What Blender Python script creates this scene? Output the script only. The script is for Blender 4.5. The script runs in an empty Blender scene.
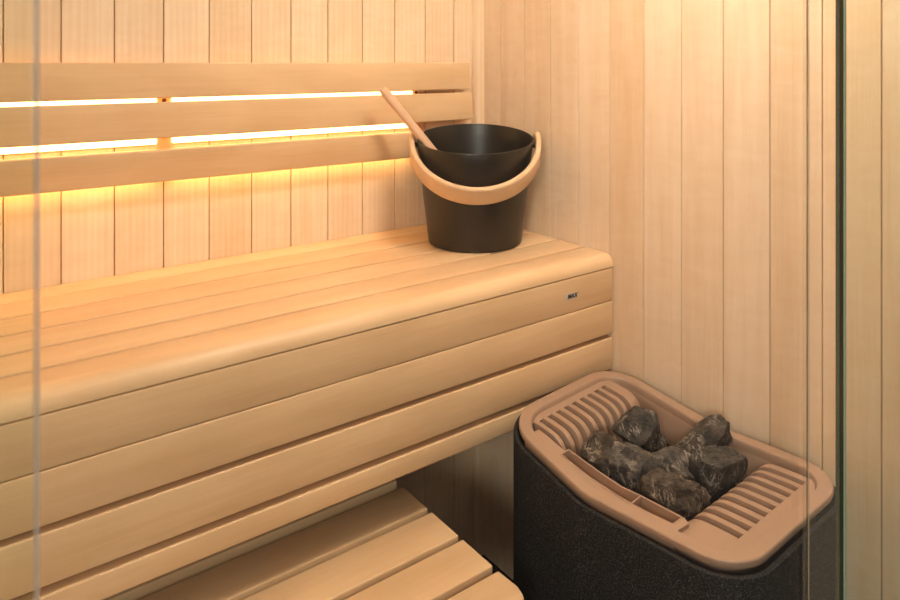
import bpy, bmesh, math, random
from mathutils import Vector, Matrix, noise
random.seed(7)
PI = math.pi
col = bpy.context.scene.collection
DZ = 0.045                      # everything is laid out relative to the camera, the dark floor lies at -DZ

# ------------------------------------------------------------------ materials
def newmat(name):
    m = bpy.data.materials.new(name); m.use_nodes = True
    nt = m.node_tree; b = nt.nodes['Principled BSDF']
    return m, nt, b

def nd(nt, typ, **kw):
    n = nt.nodes.new(typ)
    for k, v in kw.items():
        if k in n.inputs: n.inputs[k].default_value = v
        else: setattr(n, k, v)
    return n

def wood(name, pale, tan, axis, rough=.5, fig=.5, grain=1.6):
    """light aspen: fine grain lines along `axis`, soft cathedral bands, per-board tone from the mesh"""
    m, nt, b = newmat(name); L = nt.links
    tc = nd(nt, 'ShaderNodeTexCoord'); at = nd(nt, 'ShaderNodeAttribute', attribute_name='tone')
    off = nd(nt, 'ShaderNodeVectorMath', operation='SCALE'); off.inputs[3].default_value = 1.0
    cmb = nd(nt, 'ShaderNodeCombineXYZ'); mul = nd(nt, 'ShaderNodeMath', operation='MULTIPLY'); mul.inputs[1].default_value = 37.7
    L.new(at.outputs['Fac'], mul.inputs[0])
    for i in range(3): L.new(mul.outputs[0], cmb.inputs[i])
    add = nd(nt, 'ShaderNodeVectorMath', operation='ADD'); L.new(tc.outputs['Object'], add.inputs[0]); L.new(cmb.outputs[0], add.inputs[1])
    def mapped(al, ac):
        s = [ac, ac, ac]; s['xyz'.index(axis)] = al
        v = nd(nt, 'ShaderNodeVectorMath', operation='MULTIPLY'); v.inputs[1].default_value = s
        L.new(add.outputs[0], v.inputs[0]); return v.outputs[0]
    fine = nd(nt, 'ShaderNodeTexNoise', Scale=1.0, Detail=3.0, Roughness=.6); L.new(mapped(5, 330), fine.inputs['Vector'])
    med = nd(nt, 'ShaderNodeTexNoise', Scale=1.0, Detail=4.0, Roughness=.55, Distortion=.6); L.new(mapped(2.2, 26), med.inputs['Vector'])
    wav = nd(nt, 'ShaderNodeTexWave', Scale=1.0, Distortion=5.0, Detail=2.0); wav.inputs['Detail Scale'].default_value = .7
    L.new(mapped(1.1, 24), wav.inputs['Vector'])
    fg = nd(nt, 'ShaderNodeTexNoise', Scale=1.0, Detail=2.0, Roughness=.5, Distortion=1.2); L.new(mapped(38, 12), fg.inputs['Vector'])
    def mr(src, a, c):
        r = nd(nt, 'ShaderNodeMapRange'); L.new(src, r.inputs['Value'])
        r.inputs['From Min'].default_value = .25; r.inputs['From Max'].default_value = .75
        r.inputs['To Min'].default_value = a; r.inputs['To Max'].default_value = c; return r.outputs[0]
    vals = [mr(fine.outputs['Fac'], -.10*grain, .10*grain), mr(med.outputs['Fac'], -.28, .28), mr(wav.outputs['Fac'], -.09, .09), mr(fg.outputs['Fac'], -.17*fig, .17*fig)]
    cur = at.outputs['Fac']
    for v in vals:
        a = nd(nt, 'ShaderNodeMath', operation='ADD'); L.new(cur, a.inputs[0]); L.new(v, a.inputs[1]); cur = a.outputs[0]
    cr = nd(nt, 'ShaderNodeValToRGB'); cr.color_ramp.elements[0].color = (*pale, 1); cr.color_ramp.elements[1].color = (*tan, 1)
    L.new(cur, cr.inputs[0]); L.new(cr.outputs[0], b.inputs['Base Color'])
    b.inputs['Roughness'].default_value = rough; b.inputs['Specular IOR Level'].default_value = .35
    bp = nd(nt, 'ShaderNodeBump', Strength=.12, Distance=.0006); L.new(fine.outputs['Fac'], bp.inputs['Height']); L.new(bp.outputs[0], b.inputs['Normal'])
    return m

def plain(name, c, rough=.5, metal=0., spec=.5, bump=0, bscale=200, speck=None, sscale=300):
    m, nt, b = newmat(name); L = nt.links
    b.inputs['Base Color'].default_value = (*c, 1); b.inputs['Roughness'].default_value = rough
    b.inputs['Metallic'].default_value = metal; b.inputs['Specular IOR Level'].default_value = spec
    tc = nd(nt, 'ShaderNodeTexCoord')
    if speck:
        n = nd(nt, 'ShaderNodeTexNoise', Scale=sscale, Detail=2.0, Roughness=.7); L.new(tc.outputs['Object'], n.inputs['Vector'])
        cr = nd(nt, 'ShaderNodeValToRGB'); e = cr.color_ramp.elements
        e[0].position = speck[1]; e[0].color = (*c, 1); e[1].position = speck[2]; e[1].color = (*speck[0], 1)
        L.new(n.outputs['Fac'], cr.inputs[0]); L.new(cr.outputs[0], b.inputs['Base Color'])
    if bump:
        n = nd(nt, 'ShaderNodeTexNoise', Scale=bscale, Detail=3.0); L.new(tc.outputs['Object'], n.inputs['Vector'])
        bp = nd(nt, 'ShaderNodeBump', Strength=bump, Distance=.001); L.new(n.outputs['Fac'], bp.inputs['Height']); L.new(bp.outputs[0], b.inputs['Normal'])
    return m

def emitter(name, c, s):
    m, nt, b = newmat(name)
    b.inputs['Base Color'].default_value = (.8, .8, .8, 1)
    b.inputs['Emission Color'].default_value = (*c, 1); b.inputs['Emission Strength'].default_value = s
    return m

def glass(name, tint, refl=1.0):
    """clear pane: straight-through tint plus Schlick mirror reflection"""
    m = bpy.data.materials.new(name); m.use_nodes = True; nt = m.node_tree; nt.nodes.clear(); L = nt.links
    out = nd(nt, 'ShaderNodeOutputMaterial'); tr = nd(nt, 'ShaderNodeBsdfTransparent'); tr.inputs[0].default_value = (*tint, 1)
    gl = nd(nt, 'ShaderNodeBsdfGlossy'); gl.inputs['Roughness'].default_value = 0.0; gl.inputs['Color'].default_value = (1, 1, 1, 1)
    ge = nd(nt, 'ShaderNodeNewGeometry'); dt = nd(nt, 'ShaderNodeVectorMath', operation='DOT_PRODUCT')
    L.new(ge.outputs['Normal'], dt.inputs[0]); L.new(ge.outputs['Incoming'], dt.inputs[1])
    ab = nd(nt, 'ShaderNodeMath', operation='ABSOLUTE'); L.new(dt.outputs['Value'], ab.inputs[0])
    om = nd(nt, 'ShaderNodeMath', operation='SUBTRACT'); om.inputs[0].default_value = 1; L.new(ab.outputs[0], om.inputs[1])
    pw = nd(nt, 'ShaderNodeMath', operation='POWER'); L.new(om.outputs[0], pw.inputs[0]); pw.inputs[1].default_value = 5
    ma = nd(nt, 'ShaderNodeMath', operation='MULTIPLY_ADD'); L.new(pw.outputs[0], ma.inputs[0]); ma.inputs[1].default_value = .96*refl; ma.inputs[2].default_value = .04*refl
    mx = nd(nt, 'ShaderNodeMixShader'); L.new(ma.outputs[0], mx.inputs[0]); L.new(tr.outputs[0], mx.inputs[1]); L.new(gl.outputs[0], mx.inputs[2])
    L.new(mx.outputs[0], out.inputs['Surface']); return m

def milky(name, c, opac):
    m = bpy.data.materials.new(name); m.use_nodes = True; nt = m.node_tree; nt.nodes.clear(); L = nt.links
    out = nd(nt, 'ShaderNodeOutputMaterial'); tr = nd(nt, 'ShaderNodeBsdfTransparent')
    p = nd(nt, 'ShaderNodeBsdfPrincipled'); p.inputs['Base Color'].default_value = (*c, 1); p.inputs['Roughness'].default_value = .25
    mx = nd(nt, 'ShaderNodeMixShader'); mx.inputs[0].default_value = opac
    L.new(tr.outputs[0], mx.inputs[1]); L.new(p.outputs[0], mx.inputs[2]); L.new(mx.outputs[0], out.inputs['Surface']); return m

PALE, TAN = (.86, .69, .50), (.72, .50, .29)
M = {}
M['wall'] = wood('aspen_wall', PALE, TAN, 'z', fig=.9)
M['bench'] = wood('aspen_bench', (.77, .54, .315), (.63, .40, .21), 'x', rough=.42, fig=.25)
M['trimz'] = wood('aspen_trim', PALE, TAN, 'z', fig=.2)
M['bamboo'] = wood('handle_wood', (.74, .52, .32), (.62, .40, .22), 'x', rough=.45, fig=.1, grain=1.5)
M['ladle'] = wood('ladle_wood', (.76, .50, .33), (.64, .38, .22), 'z', rough=.45, fig=.1, grain=1.5)
M['floor'] = plain('dark_floor', (.014, .012, .010), .55, speck=((.05, .045, .04), .55, .8), sscale=90, bump=.1)
M['plaster'] = plain('outer_plaster', (.10, .095, .09), .8, bump=.1, bscale=60)
M['outfloor'] = plain('outer_tiles', (.07, .065, .06), .5, bump=.05, bscale=40)
M['casing'] = plain('black_textured_steel', (.005, .0048, .0048), .7, spec=.18, bump=.5, bscale=900, speck=((.12, .115, .11), .50, .76), sscale=520)
M['rim'] = plain('champagne_enamel', (.40, .265, .18), .50, metal=.15, spec=.5, bump=.04, bscale=500)
M['basket'] = plain('soot_black_basket', (.012, .010, .009), .7)  # one even near-black for the floor under the stones
M['bucket'] = plain('matt_black_bucket', (.019, .0140, .0088), .36, spec=.5)
M['led'] = emitter('warm_light_diffuser', (1.0, .62, .23), 6.5)
M['led_strong'] = emitter('warm_light_diffuser_down', (1.0, .56, .19), 10.0)
M['screw'] = plain('brown_screw', (.10, .04, .02), .4, metal=.5)
M['steel'] = plain('dark_steel', (.02, .018, .016), .5, metal=.3)
M['glass'] = glass('clear_glass', (.985, .99, .985), .8)
M['glass_green'] = glass('greenish_glass', (.95, .978, .955), 1.0)
M['glass_edge'] = plain('green_glass_edge', (.035, .048, .026), .12, spec=.6)
M['arris'] = plain('pale_green_arris', (.30, .42, .32), .2, spec=.6)
M['arris_warm'] = plain('pale_arris', (.50, .42, .26), .3)  # pale colour stands in for the glint on the door pane's edge
M['seal'] = milky('clear_door_seal', (.75, .66, .52), .085)  # milky film, paints reflected haze beside the door pane
M['sealgrey'] = milky('grey_door_seal', (.55, .47, .40), .45)
M['darkline'] = plain('dark_seal_line', (.05, .045, .03), .3)  # dark colour stands in for the mirror reflection inside the pane edge
M['plate'] = plain('light_label', (.62, .55, .45), .5)
M['ink'] = plain('black_ink', (.01, .01, .01), .5)
M['downlight'] = emitter('frosted_lamp', (1.0, .86, .70), 56.0)

def stone_mat(name, a, bcol, vein, vthr):
    m, nt, b = newmat(name); L = nt.links
    tc = nd(nt, 'ShaderNodeTexCoord')
    n1 = nd(nt, 'ShaderNodeTexNoise', Scale=42.0, Detail=8.0, Roughness=.75); L.new(tc.outputs['Object'], n1.inputs['Vector'])
    cr = nd(nt, 'ShaderNodeValToRGB'); e = cr.color_ramp.elements; e[0].position = .42; e[0].color = (*a, 1); e[1].position = .60; e[1].color = (*bcol, 1)
    L.new(n1.outputs['Fac'], cr.inputs[0])
    # thin pale mineral veins: zero crossings of a stretched noise
    sc = nd(nt, 'ShaderNodeVectorMath', operation='MULTIPLY'); sc.inputs[1].default_value = (1.6, .8, .7); L.new(tc.outputs['Object'], sc.inputs[0])
    n2 = nd(nt, 'ShaderNodeTexNoise', Scale=34.0, Detail=6.0, Roughness=.62, Distortion=.8); L.new(sc.outputs[0], n2.inputs['Vector'])
    s = nd(nt, 'ShaderNodeMath', operation='SUBTRACT'); L.new(n2.outputs['Fac'], s.inputs[0]); s.inputs[1].default_value = .5
    ab = nd(nt, 'ShaderNodeMath', operation='ABSOLUTE'); L.new(s.outputs[0], ab.inputs[0])
    r = nd(nt, 'ShaderNodeMapRange'); L.new(ab.outputs[0], r.inputs['Value']); r.inputs['From Min'].default_value = 0; r.inputs['From Max'].default_value = vthr
    r.inputs['To Min'].default_value = .95; r.inputs['To Max'].default_value = 0
    n3 = nd(nt, 'ShaderNodeTexNoise', Scale=18.0, Detail=2.0); L.new(tc.outputs['Object'], n3.inputs['Vector'])
    r3 = nd(nt, 'ShaderNodeMapRange'); L.new(n3.outputs['Fac'], r3.inputs['Value']); r3.inputs['From Min'].default_value = .40; r3.inputs['From Max'].default_value = .55
    mu = nd(nt, 'ShaderNodeMath', operation='MULTIPLY'); L.new(r.outputs[0], mu.inputs[0]); L.new(r3.outputs[0], mu.inputs[1])
    mx = nd(nt, 'ShaderNodeMixRGB'); L.new(mu.outputs[0], mx.inputs[0]); L.new(cr.outputs[0], mx.inputs[1]); mx.inputs[2].default_value = (*vein, 1)
    L.new(mx.outputs[0], b.inputs['Base Color']); b.inputs['Roughness'].default_value = .6; b.inputs['Specular IOR Level'].default_value = .45
    n4 = nd(nt, 'ShaderNodeTexNoise', Scale=110.0, Detail=6.0, Roughness=.75); L.new(tc.outputs['Object'], n4.inputs['Vector'])
    bp = nd(nt, 'ShaderNodeBump', Strength=1.0, Distance=.006); L.new(n4.outputs['Fac'], bp.inputs['Height']); L.new(bp.outputs[0], b.inputs['Normal'])
    return m
M['stone'] = stone_mat('grey_brown_rock', (.022, .018, .015), (.10, .080, .060), (.56, .47, .37), .032)
M['stone_pale'] = stone_mat('pale_veined_rock', (.035, .030, .026), (.145, .12, .095), (.62, .53, .43), .042)
M['stone_brown'] = stone_mat('brown_rock', (.035, .022, .013), (.13, .092, .060), (.55, .44, .32), .034)
M['pebble'] = stone_mat('tan_rock', (.12, .07, .04), (.34, .22, .14), (.5, .4, .3), .01)

# ------------------------------------------------------------------ mesh helpers
def tag(o, label=None, cat=None, group=None, kind=None):
    if label: o['label'] = label
    if cat: o['category'] = cat
    if group: o['group'] = group
    if kind: o['kind'] = kind
    return o

def empty(name, loc, *a, **k):
    o = bpy.data.objects.new(name, None); col.objects.link(o); o.location = loc; o.empty_display_size = .1
    return tag(o, *a, **k)

def root_of(o):
    while o.parent: o = o.parent
    return o

def build(name, bm, mat, parent=None, origin=None, smooth=False, angle=None):
    """bm is in world space; becomes one mesh object local to its top-level thing"""
    org = Vector(root_of(parent).location) if parent else Vector(origin or (0, 0, 0))
    for v in bm.verts: v.co -= org
    bmesh.ops.recalc_face_normals(bm, faces=bm.faces)
    me = bpy.data.meshes.new(name); bm.to_mesh(me); bm.free()
    mats = mat if isinstance(mat, (list, tuple)) else [mat]
    for m in mats: me.materials.append(m)
    if smooth: me.shade_smooth()
    if angle: me.set_sharp_from_angle(angle=math.radians(angle))
    o = bpy.data.objects.new(name, me); col.objects.link(o)
    if parent: o.parent = parent
    else: o.location = org
    return o

def tone_layer(bm):
    return bm.verts.layers.float.get('tone') or bm.verts.layers.float.new('tone')

def box(bm, lo, hi, bev=0., seg=2, tone=.4, edges=None, mi=0):
    """box with all (or the chosen) edges rounded"""
    tl = tone_layer(bm)
    co = [(x, y, z) for x in (lo[0], hi[0]) for y in (lo[1], hi[1]) for z in (lo[2], hi[2])]
    v = [bm.verts.new(c) for c in co]
    fs = [bm.faces.new([v[i] for i in q]) for q in ((0, 1, 3, 2), (4, 6, 7, 5), (0, 4, 5, 1), (2, 3, 7, 6), (0, 2, 6, 4), (1, 5, 7, 3))]
    for f in fs: f.material_index = mi
    allv = set(v)
    if bev > 0:
        es = list({e for f in fs for e in f.edges})
        if edges: es = [e for e in es if edges((e.verts[0].co+e.verts[1].co)/2, e.verts[1].co-e.verts[0].co)]
        r = bmesh.ops.bevel(bm, geom=es, offset=bev, segments=seg, profile=.5, affect='EDGES')
        allv = {x for x in allv if x.is_valid} | {x for f in r['faces'] for x in f.verts}
    for x in allv:
        if x.is_valid: x[tl] = tone
    return bm

def extrude_profile(bm, pts, axis, a, b, tone=.4, n=1, mi=0):
    """closed polygon pts (2-D, in the two other axes in order) extruded along axis from a to b"""
    tl = tone_layer(bm); rings = []
    for i in range(n+1):
        t = a+(b-a)*i/n; ring = []
        for p in pts:
            c = list(p); c.insert(axis, t)
            w = bm.verts.new(c); w[tl] = tone; ring.append(w)
        rings.append(ring)
    N = len(pts)
    for i in range(n):
        for j in range(N):
            f = bm.faces.new((rings[i][j], rings[i][(j+1) % N], rings[i+1][(j+1) % N], rings[i+1][j])); f.material_index = mi
    for r in (rings[0], rings[-1]):
        f = bm.faces.new(r); f.material_index = mi
    return rings

def arc(cx, cy, r, a0, a1, n):
    return [(cx+r*math.cos(math.radians(a0+(a1-a0)*i/n)), cy+r*math.sin(math.radians(a0+(a1-a0)*i/n))) for i in range(n+1)]

def lathe(bm, prof, c, n=64, tone=.4, zf=None):
    """profile (r,z) list revolved about c; zf(theta, r, z) may shift heights"""
    tl = tone_layer(bm); rings = []
    for (r, z) in prof:
        ring = []
        if r < 1e-6:
            w = bm.verts.new((c[0], c[1], c[2]+z)); w[tl] = tone; rings.append([w]); continue
        for i in range(n):
            t = 2*PI*i/n; zz = z+(zf(t, r, z) if zf else 0)
            w = bm.verts.new((c[0]+r*math.cos(t), c[1]+r*math.sin(t), c[2]+zz)); w[tl] = tone; ring.append(w)
        rings.append(ring)
    for a, b in zip(rings, rings[1:]):
        if len(a) == 1 and len(b) == 1: continue
        for i in range(n):
            j = (i+1) % n
            if len(a) == 1: bm.faces.new((a[0], b[j], b[i]))
            elif len(b) == 1: bm.faces.new((a[i], a[j], b[0]))
            else: bm.faces.new((a[i], a[j], b[j], b[i]))

def NB(): 
    bm = bmesh.new(); tone_layer(bm); return bm

def struct(name, bm, m, **k):
    o = build(name, bm, m, **k); o['kind'] = 'structure'; return o

# ------------------------------------------------------------------ the setting
W = .0947; ZF, ZT = -DZ, 2.12; XL, YF = -2.2, -1.21
def boards(axis, first, sgn, n, tones, z0, z1, plane, depth, mi=0):
    """tongue-and-groove boards standing along a wall; axis is the wall's running axis (0 or 1)"""
    bm = NB(); edges = [0.0]+[first+W*k for k in range(n)]
    g, ch = .0011, .0007
    for k in range(len(edges)-1):
        a, b = edges[k]+g, edges[k+1]-g
        t = tones[k % len(tones)]
        p = [(a, -.007), (a, -ch), (a+ch*.8, 0), (b-ch*.8, 0), (b, -ch), (b, -.007)]
        if k == 0: p = [(0, -.004), (0, 0), (b-ch*.8, 0), (b, -ch), (b, -.007)]
        pts = []
        for (u, d) in p:
            q = (sgn*u, plane-d*depth)          # d is negative into the wall
            pts.append(q if axis == 0 else (q[1], q[0]))
        extrude_profile(bm, pts, 2, z0, z1, t)
    u0, u1 = 0, edges[-1]
    lo, hi = sorted((sgn*u0, sgn*u1))
    d0, d1 = sorted((plane+.0068*depth, plane+.03*depth))
    if axis == 0: box(bm, (lo, d0, z0), (hi, d1, z1), tone=.9)
    else: box(bm, (d0, lo, z0), (d1, hi, z1), tone=.9)
    return bm
rt = [.40, .46, .42, .34, .24, .66, .26, .34, .22, .60, .52, .42, .30, .35]
struct('wall_right', boards(1, .0912, -1, 13, rt, ZF, ZT, 0.0, 1), M['wall'])
bt = [.35, .42, .30, .38, .50, .33, .42, .55, .30, .40, .28, .52, .35, .44]
struct('wall_back', boards(0, .0883, -1, 24, bt, ZF, ZT, 0.0, 1), M['wall'])
lt = boards(1, .0912, -1, 13, rt, ZF, ZT, 0.0, -1)
for v in lt.verts: v.co.x += XL
struct('wall_left', lt, M['wall'])
bm = NB()
pts = [(0, 0), (-.021, 0), (-.021, -.006)] + [(-.006-.0, -.021)]
pts = [(0, 0), (-.026, 0)] + [(-.026*math.cos(t)-.0, -.021*math.sin(t)) for t in [PI/2*i/6 for i in range(1, 6)]] + [(0, -.021)]
extrude_profile(bm, pts, 2, ZF, ZT, .6)
struct('trim_1', bm, M['trimz'])
struct('floor', box(NB(), (XL, YF, ZF-.05), (.0, 0, ZF)), M['floor'])
bm = NB()
for k in range(13):
    box(bm, (XL, -.0912-W*(k+1)+.001, ZT), (0, -.0912-W*k-.001 if k else 0, ZT+.012), bev=.002, seg=1, tone=bt[k])
box(bm, (XL, YF, ZT+.012), (0, 0, ZT+.06))
struct('ceiling', bm, M['wall'])
# lobby outside the glass front (its floor and far walls are what the panes mirror)
struct('floor_lobby', box(NB(), (-3.6, -4.2, ZF-.05), (.6, YF, ZF)), M['outfloor'])
for i, c in enumerate((((.0, -4.2, ZF), (.12, YF-.03, 2.5)), ((-3.6, -4.3, ZF), (.12, -4.2, 2.5)), ((-3.72, -4.3, ZF), (-3.6, YF, 2.5)))):
    struct('wall_lobby_'+('right', 'rear', 'left')[i], box(NB(), *c), M['plaster'])
struct('ceiling_lobby', box(NB(), (-3.72, -4.3, 2.5), (.12, YF, 2.56)), M['plaster'])

# ------------------------------------------------------------------ glass front
YG = -1.2
def pane(name, x0, x1, y0, y1, mat, edge_left=True, edge_right=True):
    bm = NB(); box(bm, (x0, y0, ZF+.012), (x1, y1, ZT-.01), mi=0)
    for f in bm.faces:
        n = f.normal if f.normal.length else f.normal
    bm.normal_update()
    for f in bm.faces:
        c = f.calc_center_median()
        if abs(c.x-x0) < 1e-5 and edge_left: f.material_index = 1
        if abs(c.x-x1) < 1e-5 and edge_right: f.material_index = 1
        if abs(c.z-(ZF+.012)) < 1e-4 or abs(c.z-(ZT-.01)) < 1e-4: f.material_index = 1
    return struct(name, bm, [mat, M['glass_edge']])
w2 = pane('window_2', -.4965, -.002, YG-.0045, YG+.0035, M['glass_green'], True, False)
build('arris', box(NB(), (-.4965, YG-.0062, ZF+.012), (-.4945, YG-.0046, ZT-.01)), M['arris'], w2)
dr = pane('door_1', -1.2102, -.5695, YG-.004, YG+.004, M['glass'], False, False)
build('arris', box(NB(), (-.5697, YG-.0042, ZF+.012), (-.5687, YG-.0036, ZT-.01)), M['darkline'], dr)  # painted dark reflection line
build('arris', box(NB(), (-.5686, YG-.0052, ZF+.012), (-.5678, YG-.0047, ZT-.01)), M['arris_warm'], dr)  # painted glint line
build('door_seal', box(NB(), (-.5660, YG-.002, ZF+.012), (-.5000, YG+.002, ZT-.01)), M['seal'], dr)  # added strip that veils the gap with painted reflection haze
w1 = pane('window_1', XL+.002, -1.2124, YG-.004, YG+.004, M['glass_green'], False, False)
build('door_seal', box(NB(), (-1.2123, YG-.003, ZF+.012), (-1.2103, YG+.003, ZT-.01)), M['sealgrey'], w1)

# ------------------------------------------------------------------ upper bench
UB = empty('upper_bench', (-1.1, -.24, -DZ), 'long pale wooden upper sauna bench with slatted top and boarded front below the backrest', 'bench')
zt = .888; X0, X1 = XL+.003, -.003
def plank(name, lo, hi, bev, parent, tone, mat=None, seg=3):
    return build(name, box(NB(), lo, hi, bev, seg, tone), mat or M['bench'], parent, smooth=True, angle=35)
bm = NB()
extrude_profile(bm, [(-.002, zt-.026), (-.0495, zt-.026), (-.0495, zt-.004), (-.0482, zt-.0012), (-.0455, zt), (-.006, zt+.0055), (-.002, zt+.004)], 0, X0, X1, .20)
build('seat_slat', bm, M['bench'], UB, smooth=True, angle=35)
ys = [-.0552, -.1342, -.1420, -.2214, -.2292, -.3091, -.3170, -.3942]
tn = [.40, .48, .35, .42]
for k in range(4):
    plank('seat_slat', (X0, ys[2*k+1], zt-.026), (X1, ys[2*k], zt), .0018, UB, tn[k])
# rounded nosing board
bm = NB()
pts = [(-.4020, zt-.0018), (-.4026, zt-.0006), (-.4038, zt)] + arc(-.4836+.026, zt-.0265, .0265, 90, 180, 8) + [(-.4835, .8615), (-.4815, .8595), (-.4020, .8595)]
extrude_profile(bm, pts, 0, X0, X1, .38)
build('nosing', bm, M['bench'], UB, smooth=True, angle=35)
for (z0, z1, tno, bv) in ((.7862, .8585, .46, .0022), (.7125, .7848, .40, .0022), (.6325, .7025, .36, .0026), (.584, .6205, .33, .0026)):
    plank('front_board', (X0, -.4835, z0), (X1-.002, -.4615, z1), bv, UB, tno)
# hidden carrying rails, seen only as dark wood in the gaps
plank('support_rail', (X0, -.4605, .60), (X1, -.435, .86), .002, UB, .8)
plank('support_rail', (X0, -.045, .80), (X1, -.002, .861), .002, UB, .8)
# label on the first front board
lp = build('label_plate', box(NB(), (-.1565, -.4843, .8145), (-.1195, -.4836, .8275), .0002, 1), M['plate'], UB)
cu = bpy.data.curves.new('lettering', 'FONT'); cu.body = 'MAX'; cu.size = .0135; cu.align_x = 'CENTER'; cu.align_y = 'CENTER'; cu.shear = .25; cu.extrude = .0001; cu.offset = .0006
tmp = bpy.data.objects.new('tmp_text', cu); col.objects.link(tmp)
me = bpy.data.meshes.new_from_object(tmp.evaluated_get(bpy.context.evaluated_depsgraph_get()))
bpy.data.objects.remove(tmp); bpy.data.curves.remove(cu)
me.transform(Matrix.Translation(Vector((-.136, -.4846, .821))-UB.location) @ Matrix.Rotation(PI/2, 4, 'X'))
me.materials.clear(); me.materials.append(M['ink'])
tx = bpy.data.objects.new('lettering', me); col.objects.link(tx); tx.parent = lp

# ------------------------------------------------------------------ lower bench
LB = empty('lower_bench', (-1.3, -.5, -DZ), 'low pale wooden slatted bench standing in front of the tall bench', 'bench')
zl = .488; XE = -.492
for (y0, y1, t) in ((-.3505, -.268, .38), (-.4575, -.3735, .42), (-.5520, -.4700, .50), (-.6455, -.5640, .44)):
    plank('seat_slat', (X0, y0, zl-.028), (XE, y1, zl), .003, LB, t)
bm = NB()
p = [(X0, -.659), (XE-.003, -.659), (XE, -.662)] + [(a, b) for a, b in arc(XE-.035, -.742+.035, .035, 0, -90, 8)] + [(X0, -.742)]
ring = extrude_profile(bm, p, 2, zl-.028, zl, .40)
es = [e for e in bm.edges if abs(e.verts[0].co.z-e.verts[1].co.z) < 1e-6]
r = bmesh.ops.bevel(bm, geom=es, offset=.003, segments=3, profile=.5, affect='EDGES')
tl = tone_layer(bm)
for v in bm.verts: v[tl] = .40
build('seat_slat', bm, M['bench'], LB, smooth=True, angle=35)
for y in (-.305, -.50, -.70):
    plank('crossbeam', (X0, y-.02, zl-.073), (XE-.035, y+.02, zl-.0282), .002, LB, .6)
for x in (-.56, -1.3, -2.05):
    plank('end_rail', (x-.02, -.73, zl-.118), (x+.02, -.275, zl-.0733), .002, LB, .6)
    for y in (-.705, -.30):
        plank('leg', (x-.02, y-.02, ZF), (x+.02, y+.02, zl-.1183), .002, LB, .6)

# ------------------------------------------------------------------ backrest and its lights
BR = empty('backrest', (-1.0, -.02, 1.20), 'three wide pale wooden backrest slats mounted on the back wall above the bench', 'backrest')
SL = [(-.042, 1.3195, -.044, 1.2475, .43, -.0670), (-.045, 1.2395, -.048, 1.1665, .50, -.0605), (-.0545, 1.143, -.046, 1.0775, .62, -.0640)]
for k, (a, b, c, d, t, xe) in enumerate(SL):
    ln = math.hypot(a-c, b-d); f = Vector((a-c, b-d)).normalized(); nr = Vector((f.y, -f.x)); th = .016
    r_ = .0035
    loc = [(0, 0), (ln, 0), (ln, th), (0, th)]
    # rounded rectangle in the slat's own frame
    pl = []
    for (u, w, a0) in ((ln-r_, r_, -90), (ln-r_, th-r_, 0), (r_, th-r_, 90), (r_, r_, 180)):
        for i in range(4):
            g = math.radians(a0+90*i/3); pl.append((u+r_*math.cos(g), w+r_*math.sin(g)))
    pts = [(c+f.x*u+nr.x*w, d+f.y*u+nr.y*w) for u, w in pl]
    bm = NB(); extrude_profile(bm, pts, 0, X0+.25, xe, t)
    build('backrest_slat', bm, M['bench'], BR, smooth=True, angle=35)
for x in (-.8480, -.2210, -1.62):
    bm = NB()
    pts = [(-.0005, 1.305), (-.0255, 1.305), (-.0270, 1.254), (-.0120, 1.252), (-.0120, 1.231), (-.0285, 1.229), (-.0310, 1.174), (-.0120, 1.172), (-.0120, 1.133), (-.0345, 1.131), (-.0300, 1.0935), (-.0005, 1.0935)]
    extrude_profile(bm, pts, 0, x-.0145, x+.0145, .45)
    o = build('bracket', bm, M['bench'], BR)
    s = bmesh.new(); bmesh.ops.create_cone(s, cap_ends=True, segments=16, radius1=.0042, radius2=.0042, depth=.003,
        matrix=Matrix.Translation((x, -.0125, 1.2410)) @ Matrix.Rotation(PI/2, 4, 'X'))
    build('screw', s, M['screw'], o)
def led(z, label, down=False):
    t = BR if down else empty('light_strip', (-1.0, -.008, z), label, 'light strip', 'warm light strips behind the backrest')
    for x0, x1 in ((-2.0, -1.6365), (-1.6035, -.8645), (-.8315, -.2365)):
        if down:
            ch = build('light_channel', box(NB(), (x0, -.0285, z-.001), (x1, -.0006, z+.005)), M['plate'], t)
            build('diffuser', box(NB(), (x0, -.0275, z-.005), (x1, -.007, z-.001), .001, 1), M['led_strong'], ch)
            continue
        build('diffuser', box(NB(), (x0, -.0200, z-.0090), (x1, -.006, z+.0090), .001, 1), M['led'], t)
        build('channel', box(NB(), (x0, -.006, z-.011), (x1, -.0006, z+.011)), M['plate'], t)
led(1.238, 'glowing warm light strip seen in the gap below the topmost backrest slat')
led(1.161, 'glowing warm light strip seen in the gap above the lowest backrest slat')

led(1.088, None, True)

# ------------------------------------------------------------------ bucket and ladle
th = .932; Fd = Vector((math.cos(th), math.sin(th), 0)); Rt = Vector((Fd.y, -Fd.x, 0))
BC = Vector((-.180, -.2065, zt+.0005))
BK = empty('sauna_bucket', BC, 'matt black round sauna bucket with slanted rim and wooden bail on the tall bench', 'bucket')
bm = NB()
rb, rt_, hh = .112, .1405, .249
sl = math.atan2(-Fd.y, -Fd.x)
def zf(t, r, z):
    if z < .12: return 0
    k = (z-.12)/(hh-.12)
    return -.156*r*math.cos(t-sl)*k
prof = [(0, 0), (rb-.004, 0), (rb-.001, .002), (rb, .005)]
for i in range(1, 9): prof.append((rb+(rt_-rb)*i/8, .005+(hh-.005)*i/8-(.002 if i == 8 else 0)))
prof += [(rt_-.0006, hh+.0005), (rt_-.0022, hh+.0005), (rt_-.0030, hh-.002)]
for i in range(7, -1, -1): prof.append((rb+(rt_-rb)*i/8-.0030, .005+(hh-.005)*i/8))
prof += [(rb-.008, .006), (0, .006)]
lathe(bm, prof, BC, 96, zf=zf)
build('body', bm, M['bucket'], BK, smooth=True, angle=40)
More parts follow.
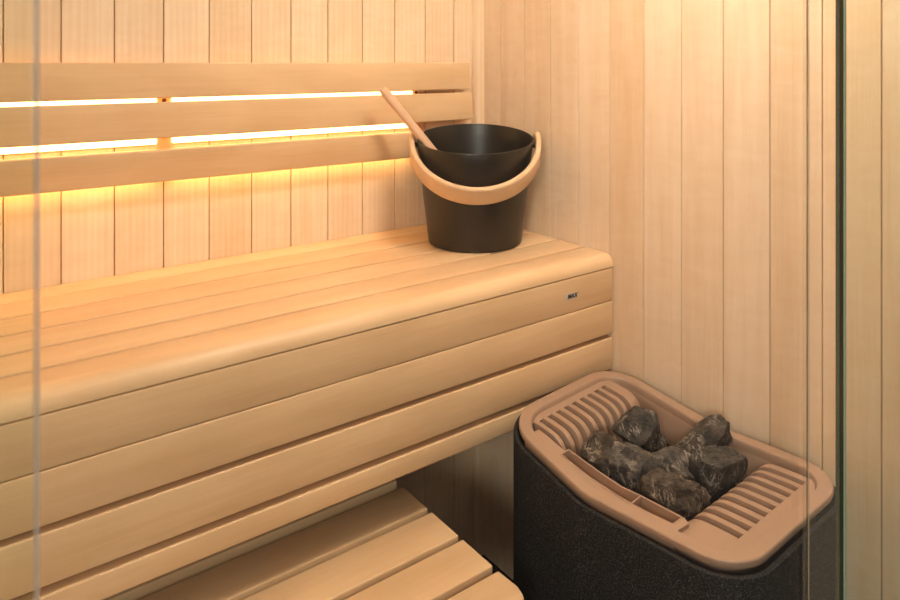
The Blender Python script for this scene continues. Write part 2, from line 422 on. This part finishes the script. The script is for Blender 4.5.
# bentwood bail hanging forward
def bail():
    bm = NB(); tl = tone_layer(bm)
    tilt = math.radians(33); pivot_z = .236; rho = .1515; n = 48
    ax = Rt.copy()
    fw = (-Fd)*math.cos(tilt)+Vector((0, 0, -1))*math.sin(tilt)
    up = ax.cross(fw); up = up if up.z > 0 else -up
    prev = None; rings = []
    for i in range(n+1):
        ph = math.radians(-101+202*i/n)
        d = ax*math.sin(ph)*1.0+fw*math.cos(ph)
        c = BC+Vector((0, 0, pivot_z))+d*rho+fw*max(0, math.cos(ph))*.030
        e = abs(ph)/math.radians(101); hw = .0235 if e < .93 else .0235*math.sqrt(max(.05, 1-((e-.93)/.07)**2))
        ring = []
        for (a, b) in ((-1, -1), (-.75, -1), (.75, -1), (1, -1), (1.0, -.3), (1.0, .3), (1, 1), (.75, 1), (-.75, 1), (-1, 1), (-1, .3), (-1, -.3)):
            aa = a*hw*(.93 if abs(b) == 1 and abs(a) == 1 else 1); bb = b*.0066*(.8 if abs(a) == 1 and abs(b) == 1 else 1)
            w = bm.verts.new(c+up*aa+d*bb); w[tl] = .4; ring.append(w)
        rings.append(ring)
    N = 12
    for a, b in zip(rings, rings[1:]):
        for j in range(N): bm.faces.new((a[j], a[(j+1) % N], b[(j+1) % N], b[j]))
    bm.faces.new(rings[0]); bm.faces.new(rings[-1])
    h = build('bail_handle', bm, M['bamboo'], BK, smooth=True, angle=50)
    for s in (-1, 1):
        q = bmesh.new(); c = BC+Vector((0, 0, pivot_z-.004))+Rt*s*.1480
        rot = Vector((0, 0, 1)).rotation_difference(Rt).to_matrix().to_4x4()
        bmesh.ops.create_cone(q, cap_ends=True, segments=20, radius1=.0065, radius2=.0065, depth=.019, matrix=Matrix.Translation(c) @ rot)
        build('pivot_bolt', q, M['steel'], BK, smooth=True, angle=40)
bail()
# ladle leaning in the bucket
bot = BC+Rt*.035+Fd*.03+Vector((0, 0, .045)); top = BC+Rt*(-.2190)-Fd*.05+Vector((0, 0, .370))
LD = empty('ladle', bot, 'long straight wooden ladle leaning out of the black bucket', 'ladle')
d = (top-bot); ln = d.length; q = Vector((0, 0, 1)).rotation_difference(d)
LD.rotation_mode = 'QUATERNION'; LD.rotation_quaternion = q
bm = NB(); tl = tone_layer(bm); rings = []
for i in range(25):
    t = i/24; hw = .0088+.0018*t; ht = .0062+.0018*t
    if t > .97: hw *= .82; ht *= .8
    ring = []
    for j in range(16):
        a = 2*PI*j/16; cx = abs(math.cos(a))**.55*math.copysign(1, math.cos(a)); cy = abs(math.sin(a))**.55*math.copysign(1, math.sin(a))
        w = bm.verts.new((cx*hw, cy*ht, ln*(.02+.98*t))); w[tl] = .4; ring.append(w)
    rings.append(ring)
for a, b in zip(rings, rings[1:]):
    for j in range(16): bm.faces.new((a[j], a[(j+1) % 16], b[(j+1) % 16], b[j]))
bm.faces.new(rings[0]); bm.faces.new(rings[-1])
for v in bm.verts: v.co += Vector(LD.location)
build('handle', bm, M['ladle'], LD, smooth=True, angle=50)
bm = NB()
lathe(bm, [(0, -.012), (.020, -.010), (.030, .0), (.034, .018), (.0325, .018), (.0285, .001), (.019, -.008), (0, -.010)], LD.location, 32)
build('cup', bm, M['bucket'], LD, smooth=True, angle=50)

# ------------------------------------------------------------------ heater
HY0 = -.7645
HT = empty('sauna_heater', (-.225, HY0, -DZ), 'black speckled sauna stove with tan slotted top holding rocks beside right wall', 'heater')
def sad(y):
    t = abs(y-HY0)/.255
    return -.021*max(0, 1-math.sqrt(t*t+.0012))
def outline(inset, ncor=10, nedge=10, poly=None):
    P = poly or [(-.046, -1.013), (-.021, -.492), (-.368, -.526), (-.399, -.751), (-.393, -1.030)]
    R = [.095, .073, .112, .018, .063]
    n = len(P); P = [Vector(p) for p in P]
    cen = sum(P, Vector((0, 0)))/n; off = []
    for i in range(n):
        a, b = P[i], P[(i+1) % n]; e = (b-a).normalized(); nr = Vector((-e.y, e.x))
        if (cen-a).dot(nr) < 0: nr = -nr
        off.append((a+nr*inset, e))
    Q = []
    for i in range(n):
        p0, e0 = off[i-1]; p1, e1 = off[i]
        cr = e0.x*e1.y-e0.y*e1.x
        t = ((p1-p0).x*e1.y-(p1-p0).y*e1.x)/cr; Q.append(p0+e0*t)
    pts = []
    for i in range(n):
        a, b, c = Q[i-1], Q[i], Q[(i+1) % n]
        u, v = (a-b).normalized(), (c-b).normalized(); ang = u.angle(v); r = max(R[i]-inset, .02)
        tl_ = r/math.tan(ang/2); s, e = b+u*tl_, b+v*tl_
        cc = b+(u+v).normalized()*(r/math.sin(ang/2))
        a0 = math.atan2(s.y-cc.y, s.x-cc.x); a1 = math.atan2(e.y-cc.y, e.x-cc.x); da = (a1-a0+PI) % (2*PI)-PI
        for k in range(ncor+1): g = a0+da*k/ncor; pts.append((cc.x+r*math.cos(g), cc.y+r*math.sin(g)))
        b2, c2 = Q[(i+1) % n], Q[(i+2) % n]
        u2, v2 = (b-b2).normalized(), (c2-b2).normalized(); an2 = u2.angle(v2); r2 = max(R[(i+1) % n]-inset, .02)
        nx = b2+u2*(r2/math.tan(an2/2))
        for k in range(1, nedge): pts.append(tuple(e.lerp(nx, k/nedge)))
    return pts
def loops(bm, L_, close=False, cap0=False, cap1=False, mi=0):
    rings = []
    for (ins, z, s) in L_:
        rings.append([bm.verts.new((x, y, z+s*sad(y))) for x, y in outline(ins)])
    N = len(rings[0]); seq = list(zip(rings, rings[1:]))+([(rings[-1], rings[0])] if close else [])
    for a, b in seq:
        for j in range(N): bm.faces.new((a[j], a[(j+1) % N], b[(j+1) % N], b[j]))
    if cap0: bm.faces.new(rings[0])
    if cap1: bm.faces.new(rings[-1])
bm = NB()
loops(bm, [(-.0100, ZF+.03, 0), (-.0100, .30, 0), (-.0100, .50, .3), (-.0100, .630, 1), (-.0090, .6335, 1), (-.0070, .6345, 1), (-.0015, .6335, 1), (-.0015, .60, 1), (-.0015, .50, .3), (-.0015, ZF+.03, 0)], close=True)
build('casing', bm, M['casing'], HT, smooth=True, angle=40)
bm = NB(); loops(bm, [(.03, ZF, 0), (.03, ZF+.035, 0), (.06, ZF+.035, 0), (.06, ZF, 0)], close=True)
build('plinth', bm, M['steel'], HT)
bm = NB()
loops(bm, [(.0255, .560, 0), (.0255, .640, 1), (.0248, .6462, 1), (.0240, .6492, 1), (.0228, .6505, 1), (.0040, .6512, 1), (.0020, .6508, 1), (.0006, .6495, 1), (0, .6475, 1), (0, .6430, 1), (.0008, .6405, 1), (.003, .6390, 1), (.0242, .6380, 1), (.0275, .630, 1), (.0275, .560, 0)], close=True)
build('top_frame', bm, M['rim'], HT, smooth=True, angle=28)
# slotted grilles with fins that curve down into the stone well
zp = .6435
def grille(far):
    s = 1 if far else -1
    ye, yb = (-.542, -.583) if far else (-.966, -.911)
    kk, x0 = (.11, -.103) if far else (.06, -.111)
    r = .034
    def prof(z0=.566):
        y2 = yb-s*r
        a = [(ye+s*.002, z0), (ye+s*.002, zp+sad(ye))]
        a += [(ye+(yb-ye)*t, zp+sad(ye+(yb-ye)*t)) for t in (.33, .66, 1)]
        a += [(yb-s*r*math.sin(g), zp+sad(yb)-r*.9+r*.9*math.cos(g)) for g in [PI/2*i/7 for i in range(1, 8)]]
        a += [(y2, z0)]
        return a
    bm = NB()
    # plate between the frame and the slots
    out = outline(.0262, 14, 14)
    yl = lambda x: ye+kk*(x-x0)
    sel = [p for p in out if (p[1] > yl(p[0]) if far else p[1] < yl(p[0]))]
    k = max(range(len(sel)), key=lambda i: (Vector(sel[i])-Vector(sel[i-1])).length)
    sel = sel[k:]+sel[:k]
    xs = sorted((sel[0][0], sel[-1][0]))
    first, last = sel[0], sel[-1]
    ringpts = sel+[(last[0], yl(last[0])), (first[0], yl(first[0]))]
    lo = [bm.verts.new((x, y, zp-.02+sad(y))) for x, y in ringpts]; hi = [bm.verts.new((x, y, zp+sad(y))) for x, y in ringpts]
    bm.faces.new(lo); bm.faces.new(hi)
    for j in range(len(lo)): bm.faces.new((lo[j], lo[(j+1) % len(lo)], hi[(j+1) % len(lo)], hi[j]))
    xr = max(first[0], last[0]); xl = min(first[0], last[0])
    c0 = -.105; pitch = .0250; hw = .0067
    blocks = [(c0+hw, xr)]
    for i in range(8): blocks.append((c0-pitch*(i+1)+hw, c0-pitch*i-hw))
    blocks.append((xl, c0-pitch*8-hw))
    for i, (a, b) in enumerate(blocks):
        nb = NB(); extrude_profile(nb, prof(), 0, a, b)
        es = [e for e in nb.edges if abs(e.verts[0].co.x-e.verts[1].co.x) < 1e-6 and min(e.verts[0].co.z, e.verts[1].co.z) > .58]
        bmesh.ops.bevel(nb, geom=es, offset=.0016, segments=2, profile=.5, affect='EDGES')
        for v in nb.verts: v.co.y += kk*(v.co.x-x0)
        me = bpy.data.meshes.new('t'); nb.to_mesh(me); nb.free(); bm.from_mesh(me); bpy.data.meshes.remove(me)
    return build('slotted_grille', bm, M['rim'], HT, smooth=True, angle=35)
grille(True); grille(False)
# water tray along the front of the well
def tray():
    bm = NB()
    def wall(pl, z0, z1, t, closed=False, zoff=0):
        """upright wall of thickness t following a plan polyline"""
        n = len(pl); V = [Vector(p) for p in pl]; L0, L1 = [], []
        for i in range(n):
            a = V[i-1] if (i or closed) else None; b = V[(i+1) % n] if (i < n-1 or closed) else None
            d0 = (V[i]-a).normalized() if a is not None else (b-V[i]).normalized()
            d1 = (b-V[i]).normalized() if b is not None else d0
            n0, n1 = Vector((-d0.y, d0.x)), Vector((-d1.y, d1.x)); m = (n0+n1).normalized(); k = 1/max(.4, m.dot(n0))
            L0.append(V[i]+m*k*t/2); L1.append(V[i]-m*k*t/2)
        cols = []
        for p, q_ in zip(L0, L1):
            cols.append([bm.verts.new((p.x, p.y, z0)), bm.verts.new((p.x, p.y, z1-.001+sad(p.y))), bm.verts.new((p.x+(q_.x-p.x)*.25, p.y+(q_.y-p.y)*.25, z1+sad(p.y))),
                         bm.verts.new((q_.x-(q_.x-p.x)*.25, q_.y-(q_.y-p.y)*.25, z1+sad(p.y))), bm.verts.new((q_.x, q_.y, z1-.001+sad(p.y))), bm.verts.new((q_.x, q_.y, z0))])
        pr = list(zip(cols, cols[1:]))+([(cols[-1], cols[0])] if closed else [])
        for a, b in pr:
            for j in range(6): bm.faces.new((a[j], a[(j+1) % 6], b[(j+1) % 6], b[j]))
        if not closed: bm.faces.new(cols[0]); bm.faces.new(cols[-1])
    z1 = .6475
    outer = [(-.3535, -.664), (-.331, -.662), (-.332, -.70), (-.3325, -.74), (-.3345, -.785), (-.3325, -.820), (-.3335, -.86), (-.3345, -.898), (-.3595, -.900), (-.3615, -.86), (-.362, -.824), (-.3585, -.76), (-.3555, -.70)]
    wall(outer, .566, z1, .0032, True)
    wall([(-.3610, -.8240), (-.3330, -.8200)], .60, z1, .0032)
    # tray floor, shallow
    vs = [bm.verts.new((x, y, .612)) for x, y in outer]; vb = [bm.verts.new((x, y, .606)) for x, y in outer]
    bm.faces.new(vs); bm.faces.new(vb)
    # flat shelves between tray and rim with a narrow seam
    def slab(sh, z, z0=.628):
        a = [bm.verts.new((x, y, z+sad(y))) for x, y in sh]; b = [bm.verts.new((x, y, z0)) for x, y in sh]
        bm.faces.new(a); bm.faces.new(b)
        for j in range(len(a)): bm.faces.new((a[j], a[(j+1) % len(a)], b[(j+1) % len(a)], b[j]))
    slab([(-.3540, -.664), (-.3560, -.70), (-.3590, -.76), (-.3610, -.80), (-.3625, -.824), (-.3745, -.790), (-.3700, -.755), (-.3620, -.70)], .6465, .60)
    slab([(-.3560, -.6640), (-.3630, -.699), (-.3712, -.755), (-.3758, -.790), (-.3640, -.826), (-.3632, -.86), (-.3612, -.902), (-.3340, -.9005), (-.3420, -.9150), (-.3790, -.9150), (-.3820, -.86), (-.3840, -.80), (-.3850, -.765), (-.3820, -.74), (-.3760, -.6640)], .6480, .60)
    slab([(-.3300, -.6030), (-.3360, -.6600), (-.3735, -.6640), (-.3660, -.585), (-.3300, -.585)], .6436, .60)
    return build('water_tray', bm, M['rim'], HT, smooth=True, angle=35)
tray()
bm = NB()
box(bm, (-.352, -.985, .552), (-.076, -.560, .5598))
build('stone_basket', bm, M['basket'], HT)

# ------------------------------------------------------------------ stones
def rock(seed, size, cuts=16, rough=.10, sub=6, peak=0., skew=0., foot=0.):
    rnd = random.Random(seed); bm = bmesh.new(); bmesh.ops.create_icosphere(bm, subdivisions=sub, radius=1)
    pl = []
    for i in range(cuts):
        v = Vector((rnd.gauss(0, 1), rnd.gauss(0, 1), rnd.gauss(0, 1))).normalized(); pl.append((v, rnd.uniform(.50, .80)))
    so = Vector((seed*3.1, seed*1.7, seed*.9))
    for v in bm.verts:
        p = v.co*(1+noise.fractal(v.co*1.3+so, 1.0, 2.0, 2)*rough)
        for _ in range(3):
            for n_, d_ in pl:
                e = p.dot(n_)-d_
                if e > 0: p -= n_*e
        k = noise.ridged_multi_fractal(p*3.0+so, .9, 2.2, 5, 1.0, 2.0)*.020 + noise.fractal(p*6+so, .6, 2.1, 6)*.042
        v.co = p*(1+k)
    lo = Vector([min(v.co[i] for v in bm.verts) for i in range(3)]); hi = Vector([max(v.co[i] for v in bm.verts) for i in range(3)])
    for v in bm.verts:
        for i in range(3): v.co[i] = ((v.co[i]-lo[i])/(hi[i]-lo[i])-.5)
        if peak:
            h = v.co.z+.5
            v.co.x = v.co.x*(1-peak*h)+skew*h; v.co.y *= 1-peak*.5*h
        if foot:
            h = .5-v.co.z; v.co.x *= 1-foot*h; v.co.y *= 1-foot*h
    lo = Vector([min(v.co[i] for v in bm.verts) for i in range(3)]); hi = Vector([max(v.co[i] for v in bm.verts) for i in range(3)])
    for v in bm.verts:
        for i in range(3): v.co[i] = ((v.co[i]-lo[i])/(hi[i]-lo[i])-.5)*size[i]
    return bm
ST = [
 (11, (-.286, -.692, .630), (.068, .070, .074), 5, 'stone_brown', 'small dark rock with flat brown top beside the far slots, nearest the tray'),
 (23, (-.176, -.690, .630), (.094, .074, .080), -8, 'stone', 'rounded dark rock lying against the far slotted grille, farthest from the glass'),
 (5, (-.127, -.789, .634), (.124, .058, .090), 0, 'stone', 'pointed dark rock leaning on the wall side of the stove, highest of the pile'),
 (31, (-.276, -.766, .620), (.094, .070, .098), 0, 'stone_pale', 'pale veined upright rock in the middle of the pile beside the tray'),
 (43, (-.203, -.800, .612), (.110, .074, .078), 0, 'stone_pale', 'greyish veined rock in the centre of the pile under the pointed one'),
 (52, (-.163, -.822, .608), (.050, .050, .050), 0, 'stone_brown', 'small brown rock half hidden between the pile centre and the near right rock'),
 (67, (-.276, -.838, .612), (.112, .052, .084), 16, 'stone_brown', 'wide brownish rock beside the small tray pocket, nearest the stove front'),
 (78, (-.174, -.858, .626), (.100, .040, .090), -6, 'stone', 'blocky dark rock with a pale crack lying against the near slotted grille'),
 (90, (-.302, -.892, .577), (.030, .024, .024), 0, 'pebble', 'tiny tan rock chip at the end of the water tray'),
]
for sd, c, sz, roll, mt, lab in ST:
    bm = rock(sd, sz, peak=.78 if sd == 5 else 0, skew=.36 if sd == 5 else 0, foot=.5 if sd in (78, 67) else 0)
    mrot = Matrix((( Rt.x, Fd.x, 0), (Rt.y, Fd.y, 0), (0, 0, 1))).to_4x4()
    mm = Matrix.Translation(c) @ mrot @ Matrix.Rotation(math.radians(roll), 4, 'Y')
    for v in bm.verts: v.co = mm @ v.co
    zmin = min(v.co.z for v in bm.verts)
    o = build('sauna_stone', bm, M[mt], None, origin=(c[0], c[1], zmin), smooth=True)
    tag(o, lab, 'rock', 'rocks heaped in the sauna stove')
# dark rocks of the layer beneath, filling the gaps
for i, (x, y, sx) in enumerate([(-.115, -.672, .070), (-.235, -.735, .07), (-.130, -.845, .07), (-.245, -.82, .070), (-.108, -.74, .050)]):
    bm = rock(120+i, (sx, sx*.8, .040), sub=5)
    for v in bm.verts: v.co += Vector((x, y, .560+.0202))
    o = build('sauna_stone', bm, M['stone'], None, origin=(x, y, .5602), smooth=True)
    tag(o, ['dark rock deep in the stove behind the rounded far rock', 'dark rock deep in the gap between the far rocks', 'dark rock deep in the stove under the near right rock',
            'dark rock deep in the gap beside the wide brownish rock', 'dark rock deep in the stove against its wall side'][i], 'rock', 'rocks heaped in the sauna stove')

# ------------------------------------------------------------------ lights
def area(name, loc, target, size, energy, color, sy=None, spread=None):
    l = bpy.data.lights.new(name, 'AREA'); l.energy = energy; l.color = color; l.shape = 'RECTANGLE'; l.size = size; l.size_y = sy or size
    if spread: l.spread = spread
    o = bpy.data.objects.new(name, l); col.objects.link(o); o.location = loc
    o.rotation_euler = (Vector(target)-Vector(loc)).to_track_quat('-Z', 'Y').to_euler(); return o
area('lobby_window_light', (-3.25, -3.0, 2.15), (-.4, -.5, .6), .6, 54, (1.0, .91, .82))  # soft key from the lobby's left, source unseen; no window stands there
area('lobby_side_light', (-1.9, -3.3, 1.1), (-.2, -.1, .2), 1.0, 6, (1.0, .92, .84))  # added fill that lifts the wall under the bench; no lamp there

dl = empty('ceiling_light', (-.35, -.90, ZT-.012), 'square frosted lamp set into the wooden ceiling', 'ceiling light')
build('diffuser', box(NB(), (-.50, -1.05, ZT-.010), (-.20, -.75, ZT-.004)), M['downlight'], dl)
bm = NB()
for c in (((-.52, -1.07), (-.50, -.73)), ((-.20, -1.07), (-.18, -.73)), ((-.4999, -1.07), (-.2001, -1.05)), ((-.4999, -.75), (-.2001, -.73))):
    box(bm, (c[0][0], c[0][1], ZT-.014), (c[1][0], c[1][1], ZT-.0005))
build('frame', bm, M['steel'], dl)
w = bpy.data.worlds.new('world'); bpy.context.scene.world = w; w.use_nodes = True
w.node_tree.nodes['Background'].inputs[0].default_value = (1.0, .9, .78, 1); w.node_tree.nodes['Background'].inputs[1].default_value = .3

# ------------------------------------------------------------------ camera
cam = bpy.data.cameras.new('camera'); co = bpy.data.objects.new('camera', cam); col.objects.link(co)
co.location = (-1.25, -1.5465, 1.32); co.rotation_euler = (PI/2, 0, th-PI/2)
cam.sensor_width = 36; cam.lens = 710.44/900*36; cam.shift_y = -(300-62.27)/900; cam.clip_start = .02
cam.dof.use_dof = True; cam.dof.focus_distance = 1.45; cam.dof.aperture_fstop = 14
bpy.context.scene.camera = co
for o in bpy.context.scene.objects:
    if o.parent is None: o.location.z += DZ
sc = bpy.context.scene
sc.view_settings.view_transform = 'Standard'; sc.view_settings.look = 'None'; sc.view_settings.gamma = 1; sc.view_settings.exposure = .12
sc.cycles.use_denoising = True; sc.cycles.max_bounces = 10; sc.cycles.diffuse_bounces = 6; sc.cycles.transparent_max_bounces = 16
